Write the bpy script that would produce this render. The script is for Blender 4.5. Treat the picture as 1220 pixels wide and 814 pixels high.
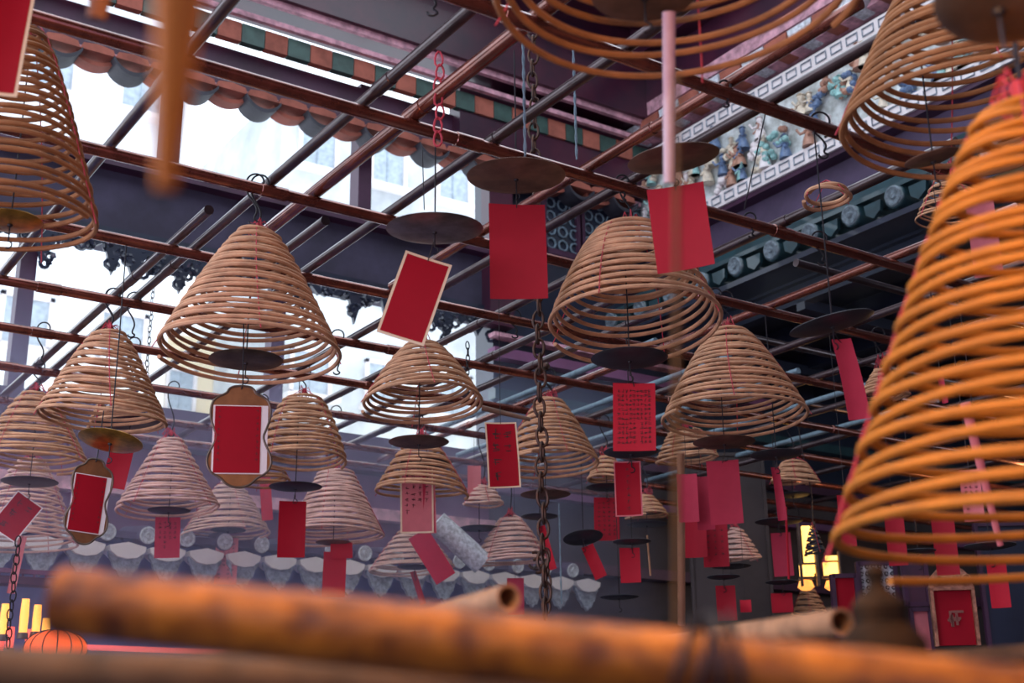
import bpy, math, random
from mathutils import Vector, Matrix
rnd = random.Random(7)
C = bpy.context.scene.collection
for o in list(bpy.data.objects): bpy.data.objects.remove(o)
R = math.radians

# ------------------------------------------------------------------ camera
F_PX = 1550.0; PITCH = R(17.9); ROLL = R(-0.85); YAW = R(34.4); EYE = Vector((0, 0, 1.6))
cF = Vector((math.sin(YAW)*math.cos(PITCH), math.cos(YAW)*math.cos(PITCH), math.sin(PITCH)))
r0 = Vector((math.cos(YAW), -math.sin(YAW), 0)); u0 = r0.cross(cF)
cR = r0*math.cos(ROLL)+u0*math.sin(ROLL); cU = -r0*math.sin(ROLL)+u0*math.cos(ROLL)
cd = bpy.data.cameras.new('camera'); cam = bpy.data.objects.new('camera', cd); C.objects.link(cam)
M = Matrix((( cR.x, cU.x, -cF.x, EYE.x), (cR.y, cU.y, -cF.y, EYE.y), (cR.z, cU.z, -cF.z, EYE.z), (0, 0, 0, 1)))
cam.matrix_world = M
cd.sensor_width = 36; cd.lens = 36*F_PX/1220; cd.clip_start = .02; cd.clip_end = 200
cd.dof.use_dof = True; cd.dof.focus_distance = 5.0; cd.dof.aperture_fstop = 3.6; cd.dof.aperture_blades = 9
bpy.context.scene.camera = cam
sc = bpy.context.scene
sc.view_settings.view_transform = 'Standard'; sc.view_settings.look = 'None'
sc.view_settings.gamma = 1; sc.view_settings.use_curve_mapping = False
sc.view_settings.exposure = 0.42
sc.cycles.use_denoising = True
sc.cycles.max_bounces = 6; sc.cycles.volume_bounces = 1
sc.cycles.volume_step_rate = 4

# ------------------------------------------------------------------ world and lights
w = bpy.data.worlds.new('sky'); sc.world = w; w.use_nodes = True
bg = w.node_tree.nodes['Background']
bg.inputs[0].default_value = (0.80, 0.88, 1.0, 1); bg.inputs[1].default_value = 1.9

def area(name, loc, aim, size, power, col, sy=None):
    l = bpy.data.lights.new(name, 'AREA'); l.energy = power; l.color = col; l.size = size
    if sy: l.shape = 'RECTANGLE'; l.size_y = sy
    o = bpy.data.objects.new(name, l); C.objects.link(o); o.location = loc
    o.rotation_euler = (Vector(aim)-Vector(loc)).to_track_quat('-Z', 'Y').to_euler(); return o
def point(name, loc, power, col, rad=.1):
    l = bpy.data.lights.new(name, 'POINT'); l.energy = power; l.color = col; l.shadow_soft_size = rad
    o = bpy.data.objects.new(name, l); C.objects.link(o); o.location = loc; return o
# unseen warm lights added above the camera for the orange foreground
point('warm_fill_right', (.50, .50, 2.55), 26, (1, .46, .13), .10)
point('warm_fill_left', (-.25, .55, 2.5), 12, (1, .46, .13), .10)
# lavender fill lights added behind and to the left of the camera
area('lavender_fill', (1.0, -3.5, 3.2), (3.2, 5.5, 3.4), 4.0, 56, (.90, .66, 1.0))
area('lavender_fill_left', (-3.0, 3.0, 2.0), (3.6, 6.5, 3.1), 2.5, 85, (.86, .72, 1.0))
area('hall_fill', (9.0, 3.0, 4.85), (9, 6.5, 3.2), 3.0, 60, (.75, .85, 1.0))  # cool light added under the hall ceiling for highlights on the pipes
point('hall_warm_fill', (8.2, 5.2, 3.4), 22, (1, .55, .25), .2)  # warm point light added in the side hall, no fixture built

# ------------------------------------------------------------------ projection helpers (all in metres, pixels of the 1220 x 814 photo)
def ray(px, py): return cR*((px-610)/F_PX)+cU*((407-py)/F_PX)+cF
def at(px, py, d): return EYE+ray(px, py)*d
def atz(px, py, z): r = ray(px, py); return EYE+r*((z-EYE.z)/r.z)
def atx(px, py, x): r = ray(px, py); return EYE+r*(x/r.x)
def aty(px, py, y): r = ray(px, py); return EYE+r*(y/r.y)
def drop(T, py):
    k = (407-py)/F_PX; w_ = T-EYE
    return (k*w_.dot(cF)-w_.dot(cU))/(cU.z-k*cF.z)

# ------------------------------------------------------------------ materials
MATS = {}
def mat(name, col, rough=.6, metal=0., noise=0., nscale=8., col2=None, emit=None, estr=0., bump=0., spec=.5, stretch=None, coat=0.):
    if name in MATS: return MATS[name]
    m = bpy.data.materials.new(name); m.use_nodes = True; MATS[name] = m
    nt = m.node_tree; b = nt.nodes['Principled BSDF']
    b.inputs['Base Color'].default_value = (*col, 1); b.inputs['Roughness'].default_value = rough
    b.inputs['Metallic'].default_value = metal; b.inputs['Specular IOR Level'].default_value = spec
    b.inputs['Coat Weight'].default_value = coat
    tc = nt.nodes.new('ShaderNodeTexCoord'); mp = nt.nodes.new('ShaderNodeMapping'); nt.links.new(tc.outputs['Object'], mp.inputs[0])
    if stretch: mp.inputs['Scale'].default_value = stretch
    n = nt.nodes.new('ShaderNodeTexNoise'); n.inputs['Scale'].default_value = nscale; n.inputs['Detail'].default_value = 5
    n.inputs['Roughness'].default_value = .62
    nt.links.new(mp.outputs[0], n.inputs['Vector'])
    c2 = col2 or tuple(c*(1-noise) for c in col)
    rp = nt.nodes.new('ShaderNodeValToRGB'); rp.color_ramp.elements[0].position = .36; rp.color_ramp.elements[1].position = .64
    rp.color_ramp.elements[0].color = (*c2, 1); rp.color_ramp.elements[1].color = (*col, 1)
    nt.links.new(n.outputs[0], rp.inputs[0]); nt.links.new(rp.outputs[0], b.inputs['Base Color'])
    if bump:
        bp = nt.nodes.new('ShaderNodeBump'); bp.inputs['Strength'].default_value = bump; bp.inputs['Distance'].default_value = .01
        nt.links.new(n.outputs[0], bp.inputs['Height']); nt.links.new(bp.outputs[0], b.inputs['Normal'])
    if emit: b.inputs['Emission Color'].default_value = (*emit, 1); b.inputs['Emission Strength'].default_value = estr
    return m
tan = mat('incense_tan', (.66, .36, .20), .75, noise=.35, nscale=14, bump=.3)
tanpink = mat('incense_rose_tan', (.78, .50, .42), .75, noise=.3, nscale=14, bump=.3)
amber = mat('incense_amber', (.60, .205, .010), .7, noise=.3, nscale=12, bump=.3)
brownco = mat('incense_brown', (.40, .17, .06), .75, noise=.35, nscale=12, bump=.3)
thread = mat('red_thread', (.55, .05, .08), .8, noise=.2)
wire = mat('black_wire', (.03, .028, .035), .45, .6, noise=.3)
bronze = mat('dark_bronze', (.17, .12, .09), .5, .55, noise=.55, nscale=10, bump=.25)
brownd = mat('rusty_dish', (.22, .12, .08), .6, .3, noise=.5, nscale=9, bump=.25)
greyd = mat('smoked_dish', (.07, .075, .09), .5, .4, noise=.4, nscale=9)
goldd = mat('polished_brass', (.80, .42, .08), .28, .85, noise=.55, nscale=14)
crim = mat('crimson_card', (.34, .002, .014), .6, spec=.18, noise=.12, nscale=5)
redc = mat('red_card', (.4, .014, .03), .6, spec=.18, noise=.12, nscale=5)
scar = mat('scarlet_card', (.52, .016, .035), .65, spec=.18, noise=.12, nscale=5)
pinkc = mat('pink_card', (.5, .04, .08), .65, spec=.18, noise=.15, nscale=6)
rosec = mat('rose_card', (.62, .17, .19), .65, spec=.18, noise=.15, nscale=6)
cream = mat('cream_border', (.80, .62, .42), .6, noise=.15, nscale=12)
whitep = mat('white_paper', (.82, .76, .76), .7, noise=.1)
ink = mat('black_ink', (.06, .01, .012), .7)
plaque = mat('plaque_bronze', (.26, .12, .05), .42, .6, noise=.4, nscale=11)
copper = mat('copper_brown_pipe', (.26, .07, .045), .24, .6, noise=.5, nscale=9, bump=.08, coat=.7)
dpipe = mat('dark_grey_pipe', (.08, .05, .055), .28, .6, noise=.4, nscale=9, bump=.12, coat=.4)
iron = mat('chain_iron', (.05, .038, .035), .5, .6, noise=.6, nscale=30, col2=(.10, .035, .015))
blueiron = mat('grey_blue_cord', (.18, .26, .32), .55, .2, noise=.3, nscale=40)
maroon = mat('maroon_lacquer', (.065, .013, .03), .3, noise=.5, nscale=2.5, col2=(.03, .01, .025), coat=.12, bump=.1)
plum = mat('plum_board', (.06, .018, .05), .5, noise=.4, nscale=3, bump=.1)
pinkst = mat('pink_plaster_stripe', (.72, .38, .46), .7, noise=.55, nscale=12)
terra = mat('terracotta', (.40, .12, .08), .8, noise=.4, nscale=6, bump=.3)
green = mat('green_glaze', (.045, .10, .085), .5, noise=.4, nscale=9)
dtile = mat('dark_grey_tile', (.035, .035, .05), .6, noise=.4, nscale=9, bump=.3)
slate = mat('slate_wall', (.045, .038, .075), .75, noise=.45, nscale=2.5, bump=.15)
mauve = mat('mauve_wall', (.20, .075, .17), .7, noise=.35, nscale=2)
bluew = mat('haze_blue_wall', (.10, .13, .38), .8, noise=.3, nscale=1.2)
navy = mat('navy_timber', (.015, .022, .045), .35, noise=.4, nscale=3, bump=.1, coat=.3)
teal = mat('teal_glaze', (.025, .065, .08), .3, noise=.4, nscale=6, coat=.5)
tealdim = mat('dim_teal_relief', (.17, .22, .26), .6, noise=.6, nscale=45, bump=.5)
tealw = mat('pale_tile_relief', (.74, .78, .84), .6, noise=.5, nscale=40, bump=.4)
tealg = mat('grey_tile_relief', (.36, .42, .50), .6, noise=.6, nscale=45, bump=.5)
ghost = mat('purple_grey_plaster', (.09, .06, .12), .75, noise=.35, nscale=3)
drab = mat('drab_brown_wall', (.055, .042, .045), .8, noise=.4, nscale=2)
rust = mat('rusty_pole', (.44, .14, .008), .5, .1, col2=(.09, .016, .003), nscale=30, bump=.35, stretch=(1, 1, 1))
rust2 = mat('dull_rusty_pole', (.13, .07, .035), .7, .1, noise=.6, nscale=14, bump=.4)
rust3 = mat('mottled_tan_pole', (.45, .24, .12), .65, noise=.6, nscale=22, bump=.4)
floorm = mat('dark_stone', (.09, .07, .07), .6, noise=.4, nscale=2)

# ------------------------------------------------------------------ mesh builder
class MB:
    def __init__(s): s.v = []; s.f = []; s.m = []
    def add(s, vs, fs, mi=0):
        k = len(s.v); s.v += [tuple(v) for v in vs]; s.f += [tuple(i+k for i in f) for f in fs]; s.m += [mi]*len(fs); return s
    def box(s, c, h, rot=None, mi=0):
        c = Vector(c); vs = []
        for x in (-1, 1):
            for y in (-1, 1):
                for z in (-1, 1):
                    v = Vector((x*h[0], y*h[1], z*h[2]))
                    if rot: v = rot @ v
                    vs.append(c+v)
        return s.add(vs, [(0,1,3,2),(4,6,7,5),(0,4,5,1),(2,3,7,6),(0,2,6,4),(1,5,7,3)], mi)
    def tube(s, pts, r, n=8, caps=True, closed=False, mi=0, up=None):
        pts = [Vector(p) for p in pts]; N = len(pts)
        rs = r if isinstance(r, (list, tuple)) else [r]*N
        vs = []; prev = None
        for i, p in enumerate(pts):
            if closed: t = pts[(i+1) % N]-pts[i-1]
            else: t = pts[min(i+1, N-1)]-pts[max(i-1, 0)]
            t.normalize()
            if prev is None:
                a = up or (Vector((0, 0, 1)) if abs(t.z) < .9 else Vector((1, 0, 0)))
                x = t.cross(a).normalized()
            else:
                x = prev-t*prev.dot(t)
                x.normalize()
            prev = x; y = t.cross(x)
            for k in range(n):
                an = 2*math.pi*k/n; vs.append(p+(x*math.cos(an)+y*math.sin(an))*rs[i])
        fs = []
        for i in range(N if closed else N-1):
            j = (i+1) % N
            for k in range(n):
                l = (k+1) % n; fs.append((i*n+k, i*n+l, j*n+l, j*n+k))
        if caps and not closed: fs.append(tuple(range(n-1, -1, -1))); fs.append(tuple((N-1)*n+k for k in range(n)))
        return s.add(vs, fs, mi)
    def lathe(s, prof, n=32, o=(0, 0, 0), rot=None, mi=0):
        o = Vector(o); vs = []
        for r, z in prof:
            for k in range(n):
                a = 2*math.pi*k/n; v = Vector((r*math.cos(a), r*math.sin(a), z))
                if rot: v = rot @ v
                vs.append(o+v)
        fs = []
        for i in range(len(prof)-1):
            for k in range(n):
                l = (k+1) % n; fs.append((i*n+k, i*n+l, (i+1)*n+l, (i+1)*n+k))
        return s.add(vs, fs, mi)
    def prism(s, poly, fn, t0, t1, mi=0):
        n = len(poly); vs = [fn(a, b, t0) for a, b in poly]+[fn(a, b, t1) for a, b in poly]
        fs = [tuple(range(n)), tuple(range(2*n-1, n-1, -1))]+[(i, (i+1) % n, n+(i+1) % n, n+i) for i in range(n)]
        return s.add(vs, fs, mi)
    def build(s, name, m, parent=None, smooth=True, angle=40):
        me = bpy.data.meshes.new(name); me.from_pydata(s.v, [], s.f)
        for x in (m if isinstance(m, (list, tuple)) else [m]): me.materials.append(x)
        for p, mi in zip(me.polygons, s.m): p.material_index = mi
        me.validate(); me.update()
        import bmesh
        bm = bmesh.new(); bm.from_mesh(me); bmesh.ops.recalc_face_normals(bm, faces=bm.faces); bm.to_mesh(me); bm.free()
        if smooth:
            me.polygons.foreach_set('use_smooth', [True]*len(me.polygons))
            try: me.set_sharp_from_angle(angle=R(angle))
            except Exception: pass
        o = bpy.data.objects.new(name, me); C.objects.link(o)
        if parent: o.parent = parent
        return o

def tag(o, label, cat, group=None):
    o['label'] = label; o['category'] = cat
    if group: o['group'] = group
    return o
def thing(name, loc, label, cat, group=None):
    o = bpy.data.objects.new(name, None); C.objects.link(o); o.location = loc; o.empty_display_size = .05
    return tag(o, label, cat, group)
def struct(o): o['kind'] = 'structure'; return o
def bxs(name, a, b, m):
    a = Vector(a); b = Vector(b)
    return struct(MB().box((a+b)/2, [abs(x)/2 for x in (b-a)]).build(name, m, smooth=False))
def local(T, pts): return [Vector(p)-T for p in pts]

# ------------------------------------------------------------------ the hall shell
YW, XW = 8.0, 6.8; Z = EYE.z
bxs('floor', (-6, -6, -.1), (14, 9, 0), floorm)
bxs('wall_left', (-1.5, YW, 0), (5.3, YW+.25, Z+1.34), bluew)            # below the lower eave, blue glow of the haze put into the wall colour
bxs('wall_left', (-1.5, YW+.08, Z+1.34), (5.3, YW+.25, Z+1.95), mauve)
bxs('trim_1', (-1.5, YW-.06, Z+1.95), (5.3, YW+.22, Z+2.2), plum)
bxs('trim_2', (-1.5, YW-.02, Z+1.62), (5.3, YW+.22, Z+1.70), pinkst)
bxs('wall_left', (-1.5, YW, Z+3.3), (5.3, YW+.25, Z+3.84), slate)           # dark band between the two openings
bxs('trim_3', (-1.5, YW-.1, Z+3.78), (5.3, YW+.3, Z+3.9), plum)
for px in (205, 437):
    p = aty(px, 190, YW)
    bxs('trim_4', (p.x-.055, YW+.02, Z+3.9), (p.x+.055, YW+.16, Z+5.0), plum)
for px, y_ in ((330, 520), (20, 470)):
    p = aty(px, y_, YW)
    bxs('trim_5', (p.x-.05, YW+.05, Z+2.2), (p.x+.05, YW+.16, Z+3.3), plum)
# right part of the same wall: dark lacquered timber without opening
bxs('wall_left', (5.3, YW, 0), (13.6, YW+.25, Z+2.2), drab)
bxs('wall_left', (5.3, YW, Z+2.2), (13.6, YW+.25, Z+5.3), navy)
for k, (z, m_) in enumerate(((1.35, plum), (1.9, mauve), (2.22, plum), (2.62, teal), (2.95, mauve), (3.12, pinkst))):
    bxs('trim_%d' % (40+k), (5.25, YW-.1, Z+z), (8.2 if z > 2.9 else 13.4, YW, Z+z+(.03 if m_ is pinkst else .08)), m_)
bxs('trim_6', (5.2, YW-.12, Z+3.2), (5.42, YW, Z+5.1), maroon)
bxs('trim_7', (4.9, YW-.16, Z+4.62), (7.2, YW, Z+5.2), maroon)
# upper eave zone of the left wall
bxs('trim_8', (-1.5, YW-.05, Z+4.62), (6.8, YW+.05, Z+4.92), plum)
bxs('trim_9', (-1.5, YW-.08, Z+4.56), (6.8, YW-.02, Z+4.60), pinkst)
bxs('trim_10', (-1.5, YW-.24, Z+5.10), (6.8, YW-.2, Z+5.14), pinkst)
bxs('trim_11', (-1.5, YW-.30, Z+5.22), (6.8, YW-.26, Z+5.27), pinkst)
bxs('trim_12', (-1.5, YW-.34, Z+5.27), (6.8, YW+.1, Z+6.2), maroon)
bxs('trim_13', (-1.5, YW-.9, Z+6.05), (6.8, YW-.4, Z+7.6), maroon)
# right wall (along the B direction)
bxs('wall_right', (XW+.1, 2.0, Z+3.62), (XW+.3, YW, Z+4.22), ghost)
bxs('wall_right', (XW+.12, 2.0, Z+4.2), (XW+.3, YW, Z+7.6), ghost)
bxs('trim_14', (XW-.05, 2.0, Z+5.12), (XW+.1, YW, Z+5.22), pinkst)
bxs('trim_15', (XW-.1, 2.0, Z+5.30), (XW+.1, YW, Z+5.42), pinkst)
bxs('trim_34', (XW-.1, 2.0, Z+5.42), (XW+.1, YW, Z+5.8), maroon)
bxs('trim_16', (XW-.25, 2.0, Z+5.8), (XW+.1, YW, Z+7.6), maroon)
bxs('trim_17', (XW-.06, 2.0, Z+3.70), (XW+.1, YW, Z+3.84), teal)
bxs('trim_18', (XW-.02, 2.0, Z+4.14), (XW+.12, YW, Z+4.24), plum)
# side hall behind the right eave
bxs('ceiling', (XW-.05, -3.0, Z+3.30), (13.5, YW, Z+3.38), navy)
bxs('wall_right', (13.4, -6, 0), (13.6, YW, Z+3.4), navy)
for k, x in enumerate((6.85, 7.5, 8.15, 8.9, 9.7, 10.6, 11.6)):
    bxs('trim_%d' % (19+k), (x-.05, 1.0, Z+3.16), (x+.05, YW, Z+3.30), navy)
for k, y in enumerate((7.4, 6.2, 5.0, 3.8)):
    bxs('trim_%d' % (27+k), (XW, y-.04, Z+3.10), (13.4, y+.04, Z+3.18), navy)
bxs('ceiling', (-6, -6, Z+6.6), (13.5, 1.6, Z+6.8), maroon)
bxs('wall_light_block', (-6.2, -6, 0), (-6, 9, Z+1.6), drab)  # unseen wall added to block horizon light from the left
bxs('wall_back', (-6, -6.2, 0), (13.5, -6, Z+6.8), drab)

# ------------------------------------------------------------------ buildings outside
def wallmat(name, c): return mat(name, c, .8, noise=.08, nscale=1)
bw = wallmat('pale_building', (.80, .84, .88)); by = wallmat('cream_building', (.82, .68, .44)); bg2 = wallmat('blue_grey_building', (.55, .66, .76))
glass = mat('window_glass', (.42, .50, .57), .15, noise=.3)
stain = mat('stained_concrete', (.66, .70, .72), .8, noise=.4, nscale=.5)
def building(x0, x1, y, z0, z1, m, label, nx, nz, ww=.9, wh=1.0):
    t = thing('building', ((x0+x1)/2, y, 0), label, 'building', None)
    MB().box((0, 3, (z0+z1)/2), ((x1-x0)/2, 3, (z1-z0)/2)).build('wall', m, t, smooth=False)
    for i in range(nx):
        for k in range(nz):
            cx = (x0-x1)/2+(i+.5)*(x1-x0)/nx; cz = z0+(k+.5)*(z1-z0)/nz
            fr = MB()
            for sx in (-1, 1): fr.box((cx+sx*ww/2, -.04, cz), (.05, .06, wh/2+.05))
            for sz in (-1, 1): fr.box((cx, -.04, cz+sz*wh/2), (ww/2+.05, .06, .05))
            fr.box((cx, -.15, cz-wh/2-.12), (ww/2+.2, .2, .06))
            f = fr.build('window', whitep, t, smooth=False)
            MB().box((cx, -.01, cz), (ww/2, .02, wh/2)).box((cx, -.04, cz), (.025, .03, wh/2)).build('pane', glass, f, smooth=False)
building(-1, 9.2, 27, 0, 24, bw, 'pale blue-white apartment block with rows of windows, beyond the openings at left', 5, 8, 1.0, 1.1)
building(13, 24, 30, 0, 19.5, stain, 'weathered grey-white block seen through the middle of the openings', 5, 6, 1.1, 1.2)
building(9.2, 13, 34, 0, 13.2, by, 'cream yellow building low behind the middle of the lower opening', 2, 4, .8, 1.2)

# ------------------------------------------------------------------ eaves
def eave():
    x0 = -1.0
    t = thing('tiled_eave', (2.5, YW-.1, Z+4.5), 'scalloped terracotta and grey roof tile eave running above the upper opening at left', 'eave')
    n = 33; pitch = .235
    for i in range(n):
        cx = x0+i*pitch-2.5
        up = i % 2 == 0
        vs = MB(); poly_t = []; poly_b = []
        for k in range(11):
            a = -1+2*k/10; x = a*pitch*.56
            z = -.085*(1-a*a)**.8 if up else -.045*(1-a*a)
            poly_t.append((x, z+.03)); poly_b.append((x, z))
        poly = poly_t+poly_b[::-1]
        MB().prism(poly, lambda a, b, c: (cx+a, c, b-.02), -.12 if up else -.05, .06).build('roof_tile', terra if not up else dtile, t)
        MB().prism([(-pitch*.5, .04), (pitch*.5, .04), (pitch*.42, .085), (0, .10), (-pitch*.42, .085)], lambda a, b, c: (cx+a, c, b-.03), -.1, .1).build('cover_tile', terra, t)
    # square tile ends higher up
    for i in range(44):
        cx = x0+i*.18-2.5
        MB().box((cx, -.05, .50), (.087, .03, .075)).build('square_tile', (terra, green)[i % 2], t, smooth=False)
eave()
def right_eave():
    t = thing('tiled_eave', (XW, 5.0, Z+5.2), 'pink and grey scalloped eave running above the ceramic frieze at upper right', 'eave')
    for i in range(24):
        cy = -2.9+i*.25
        a = MB().prism([(-.12, .05), (-.11, -.04), (-.05, -.09), (.05, -.09), (.11, -.04), (.12, .05)], lambda p, q, c: (c, cy+p, q), -.14, .05)
        a.build('roof_tile', (terra, tealw)[i % 2], t)
right_eave()

def valance():
    t = thing('carved_valance', (2.0, YW, Z+3.3), 'dark openwork carved valance hanging along the lower edge of the dark band', 'carving')
    x = -3.4; k = 0
    while x < 3.3:
        wd = rnd.uniform(.10, .17); h = rnd.uniform(.08, .30)
        m = MB()
        for j in range(5):
            rr = rnd.uniform(.025, .055); cx = x+rnd.uniform(0, wd); cz = -rnd.uniform(0, h)
            pts = [(cx+rr*math.cos(a)*(1-.04*q), rnd.uniform(-.012, .012), cz+rr*math.sin(a)*(1-.04*q)) for q, a in enumerate([2*math.pi*q/9 for q in range(11)])]
            m.tube(pts, .014, 5)
        m.prism([(x-.01, .04), (x+wd+.01, .04), (x+wd, -h*.35), (x+wd*.6, -h*.8), (x+wd*.45, -h), (x+wd*.2, -h*.6), (x, -h*.3)], lambda a, b, c: (a, c, b), -.012, .02)
        m.build('carved_pendant', navy, t)
        x += wd*1.02; k += 1
    MB().box((0, 0, .04), (3.4, .03, .03)).build('rail', navy, t, smooth=False)
valance()

# lower eave with round tile ends and pointed drip tiles (left wall)
def tile_row_left():
    t = thing('tile_row', (2.0, YW, Z+1.22), 'row of pale round roof tile ends with pointed drip tiles low on the left wall', 'roof tiles')
    n = 27
    rot = Matrix.Rotation(R(90+8), 3, 'X')
    for i in range(n):
        cx = -2.6+i*.245; sh = MB()
        sh.lathe([(0, .02), (.045, .02), (.055, .012), (.058, 0), (.058, -.6)], 20, (cx, -.30, .11), rot)
        c = sh.build('round_tile', ghost, t)
        MB().lathe([(.0, .03), (.015, .032), (.02, .022), (.035, .022), (.04, .03), (.048, .03), (.052, .021)], 20, (cx, -.30, .11), rot).build('end_disc', tealw, c)
        pts = []
        for k in range(13):
            a = -1+2*k/12; pts.append((a*.105, -.02-.15*(1-abs(a)**1.7)-.008*math.cos(k*math.pi)))
        poly = [(.105, .0), (.06, -.035), (0, -.045), (-.06, -.035), (-.105, .0)]+pts
        MB().prism(poly, lambda a, b, c_: (cx+.1225+a, c_+.03*b, b), -.32, -.29).build('drip_tile', tealg, t)
        q_ = [(.11, .03), (0, .055), (-.11, .03), (-.105, .0), (-.06, -.035), (0, -.045), (.06, -.035), (.105, 0)]
        MB().prism(q_, lambda a, b, c_: (cx+.1225+a, c_, b), -.345, -.2).build('lit_tile_crescent', whitep, t)  # white crescent stands for the lit underside of the tile
    MB().box((.6, -.12, .13), (3.3, .16, .02), Matrix.Rotation(R(8), 3, 'X')).build('roof_bed', ghost, t, smooth=False)
tile_row_left()
def tile_row_right():
    t = thing('tile_row', (XW, 5.0, Z+3.46), 'row of teal round roof tiles with patterned ends on the right wall below the frieze', 'roof tiles')
    rot = Matrix.Rotation(R(-98), 3, 'Y')
    for i in range(16):
        cy = -2.6+i*.37
        c = MB().lathe([(0, .02), (.07, .02), (.08, .012), (.085, 0), (.085, -.55)], 20, (-.35, cy, .0), rot).build('round_tile', teal, t)
        m = MB().lathe([(.0, .03), (.015, .034), (.025, .022), (.04, .022), (.05, .03), (.06, .03), (.07, .021)], 20, (-.35, cy, .0), rot)
        m.build('end_disc', tealdim, c)
        MB().prism([(-.07, .02), (.07, .02), (.06, -.05), (0, -.09), (-.06, -.05)], lambda a, b, q: (q, cy+.185+a, b), -.36, -.33).build('drip_tile', teal, t)
    MB().box((-.1, .2, .1), (.28, 2.95, .015), Matrix.Rotation(R(-8), 3, 'Y')).build('roof_bed', teal, t, smooth=False)
    MB().box((-.1, .2, -.12), (.24, 2.95, .02)).build('eave_board', navy, t, smooth=False)
tile_row_right()

# carved lattice shutters near the corner
def lattice(x, z, wd, h, label):
    T = Vector((x, YW-.03, z)); t = thing('lattice_panel', T, label, 'lattice panel')
    fr = MB()
    for s in (-1, 1):
        fr.box((s*wd/2, 0, 0), (.025, .03, h/2+.025)); fr.box((0, 0, s*h/2), (wd/2, .03, .025))
    fr.build('frame', plum, t, smooth=False)
    MB().box((0, .015, 0), (wd/2, .01, h/2)).build('back_panel', navy, t, smooth=False)
    m = MB()
    for i in range(int(wd/.12)):
        for k in range(int(h/.12)):
            cx = -wd/2+.08+i*.12; cz = -h/2+.08+k*.12
            m.tube([(cx+.045*math.cos(a), -.005, cz+.045*math.sin(a)) for a in [2*math.pi*q/8 for q in range(8)]], .009, 5, closed=True)
    m.build('carved_fretwork', blueiron, t)
for px, lab in ((664, 'dark carved lattice panel high on the wall, left one of three by the corner'), (708, 'dark carved lattice panel high on the wall, middle one of three by the corner'), (752, 'dark carved lattice panel high on the wall, nearest the corner of the three')):
    p = aty(px, 235, YW); lattice(p.x, p.z, .36, 1.05, lab)

# ceramic figure frieze on the right wall
def frieze():
    T = Vector((XW+.05, 6.0, Z+4.62)); t = thing('ceramic_frieze', T, 'bright pale ceramic frieze crowded with little figures high on the right wall', 'frieze')
    pale = mat('pale_glazed_ceramic', (.74, .80, .80), .45, noise=.45, nscale=9, col2=(.34, .36, .34))
    cols = [mat('figure_cream', (.80, .70, .55), .5, noise=.4, nscale=30), mat('figure_blue', (.14, .22, .38), .4, noise=.4, nscale=30),
            mat('figure_turquoise', (.32, .60, .58), .4, noise=.4, nscale=30), mat('figure_rust', (.50, .26, .18), .5, noise=.4, nscale=30), whitep]
    MB().box((.02, 0, 0), (.03, 2.0, .42)).build('backing', pale, t, smooth=False)
    for z in (.33, -.38):
        b = MB().box((-.04, 0, z), (.05, 2.0, .06)).build('border', whitep, t, smooth=False)
        for i in range(26):
            MB().tube([(-.095, -1.9+i*.15+a, z+c) for a, c in ((-.05, -.03), (.05, -.03), (.05, .03), (-.05, .03))], .008, 4, closed=True).build('fret', tealg, b)
    for i in range(98):
        y = rnd.uniform(-1.95, 1.95); z = rnd.choice((-.31, -.18, -.05, .08)); s = rnd.uniform(.9, 1.3); c = rnd.choice(cols)
        m = MB(); x = -.07
        if i % 3 == 2:      # rocks and shrubs between the figures
            for q in range(7): m.lathe([(0, -.025), (.025, -.012), (.03, .005), (.018, .025), (0, .03)], 7, (x+rnd.uniform(-.03, .03), y+rnd.uniform(-.07, .07), z+rnd.uniform(0, .13)), Matrix.Rotation(rnd.uniform(0, 3), 3, 'X'))
            m.build('ceramic_shrub', c, t); continue
        m.lathe([(.0, 0), (.045*s, .0), (.035*s, .05*s), (.02*s, .085*s), (.03*s, .10*s), (.012*s, .118*s), (.02*s, .128*s), (.022*s, .14*s), (.015*s, .155*s), (.026*s, .158*s), (0, .18*s)], 9, (x, y, z))
        lean = rnd.choice((-1, 1))
        m.tube([(x-.01, y, z+.10*s), (x-.04, y+lean*.035*s, z+.085*s), (x-.05, y+lean*.055*s, z+.12*s)], .009*s, 5)
        m.tube([(x-.01, y, z+.10*s), (x-.04, y-lean*.03*s, z+.06*s)], .009*s, 5)
        m.build('figurine', c, t)
frieze()

# ------------------------------------------------------------------ pipe grid
ZA, ZB = Z+1.90, Z+1.945
def pipe(p0, p1, r, m, label, group, name='ceiling_pipe', sleeves=True):
    p0 = Vector(p0); p1 = Vector(p1); T = (p0+p1)/2; t = thing(name, T, label, 'pipe', group)
    L = (p1-p0).length; d = (p1-p0)/L
    m_ = MB(); m_.tube([p0-T, p1-T], r, 16); m_.build('pipe_tube', m, t)
    if sleeves:
        n = max(1, int(L/1.6))
        for i in range(n):
            c = -L/2+L*(i+.5+rnd.uniform(-.15, .15))/n
            MB().tube([d*(c-.05), d*(c-.048), d*(c+.048), d*(c+.05)], [r, r+.003, r+.003, r], 16, caps=False).build('pipe_sleeve', m, t)
    return t
ordn = ['nearest', 'second', 'third', 'fourth', 'fifth', 'sixth', 'seventh', 'eighth', 'ninth', 'tenth', 'eleventh', 'twelfth', 'thirteenth', 'fourteenth', 'fifteenth', 'sixteenth', 'seventeenth', 'eighteenth']
for i, y in enumerate((2.51, 3.20, 3.89, 4.59, 5.27, 5.88, 6.50, 7.16, 7.6)):
    pipe((-1.2, y, ZA), ((4.3, 4.7, 5.0, 6.6, 8.5, 9.5, 10, 10, 10)[i], y, ZA), .021, copper, 'copper brown pipe running down to the right, %s such pipe from the camera' % ordn[i], 'pipes running left to right')
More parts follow.
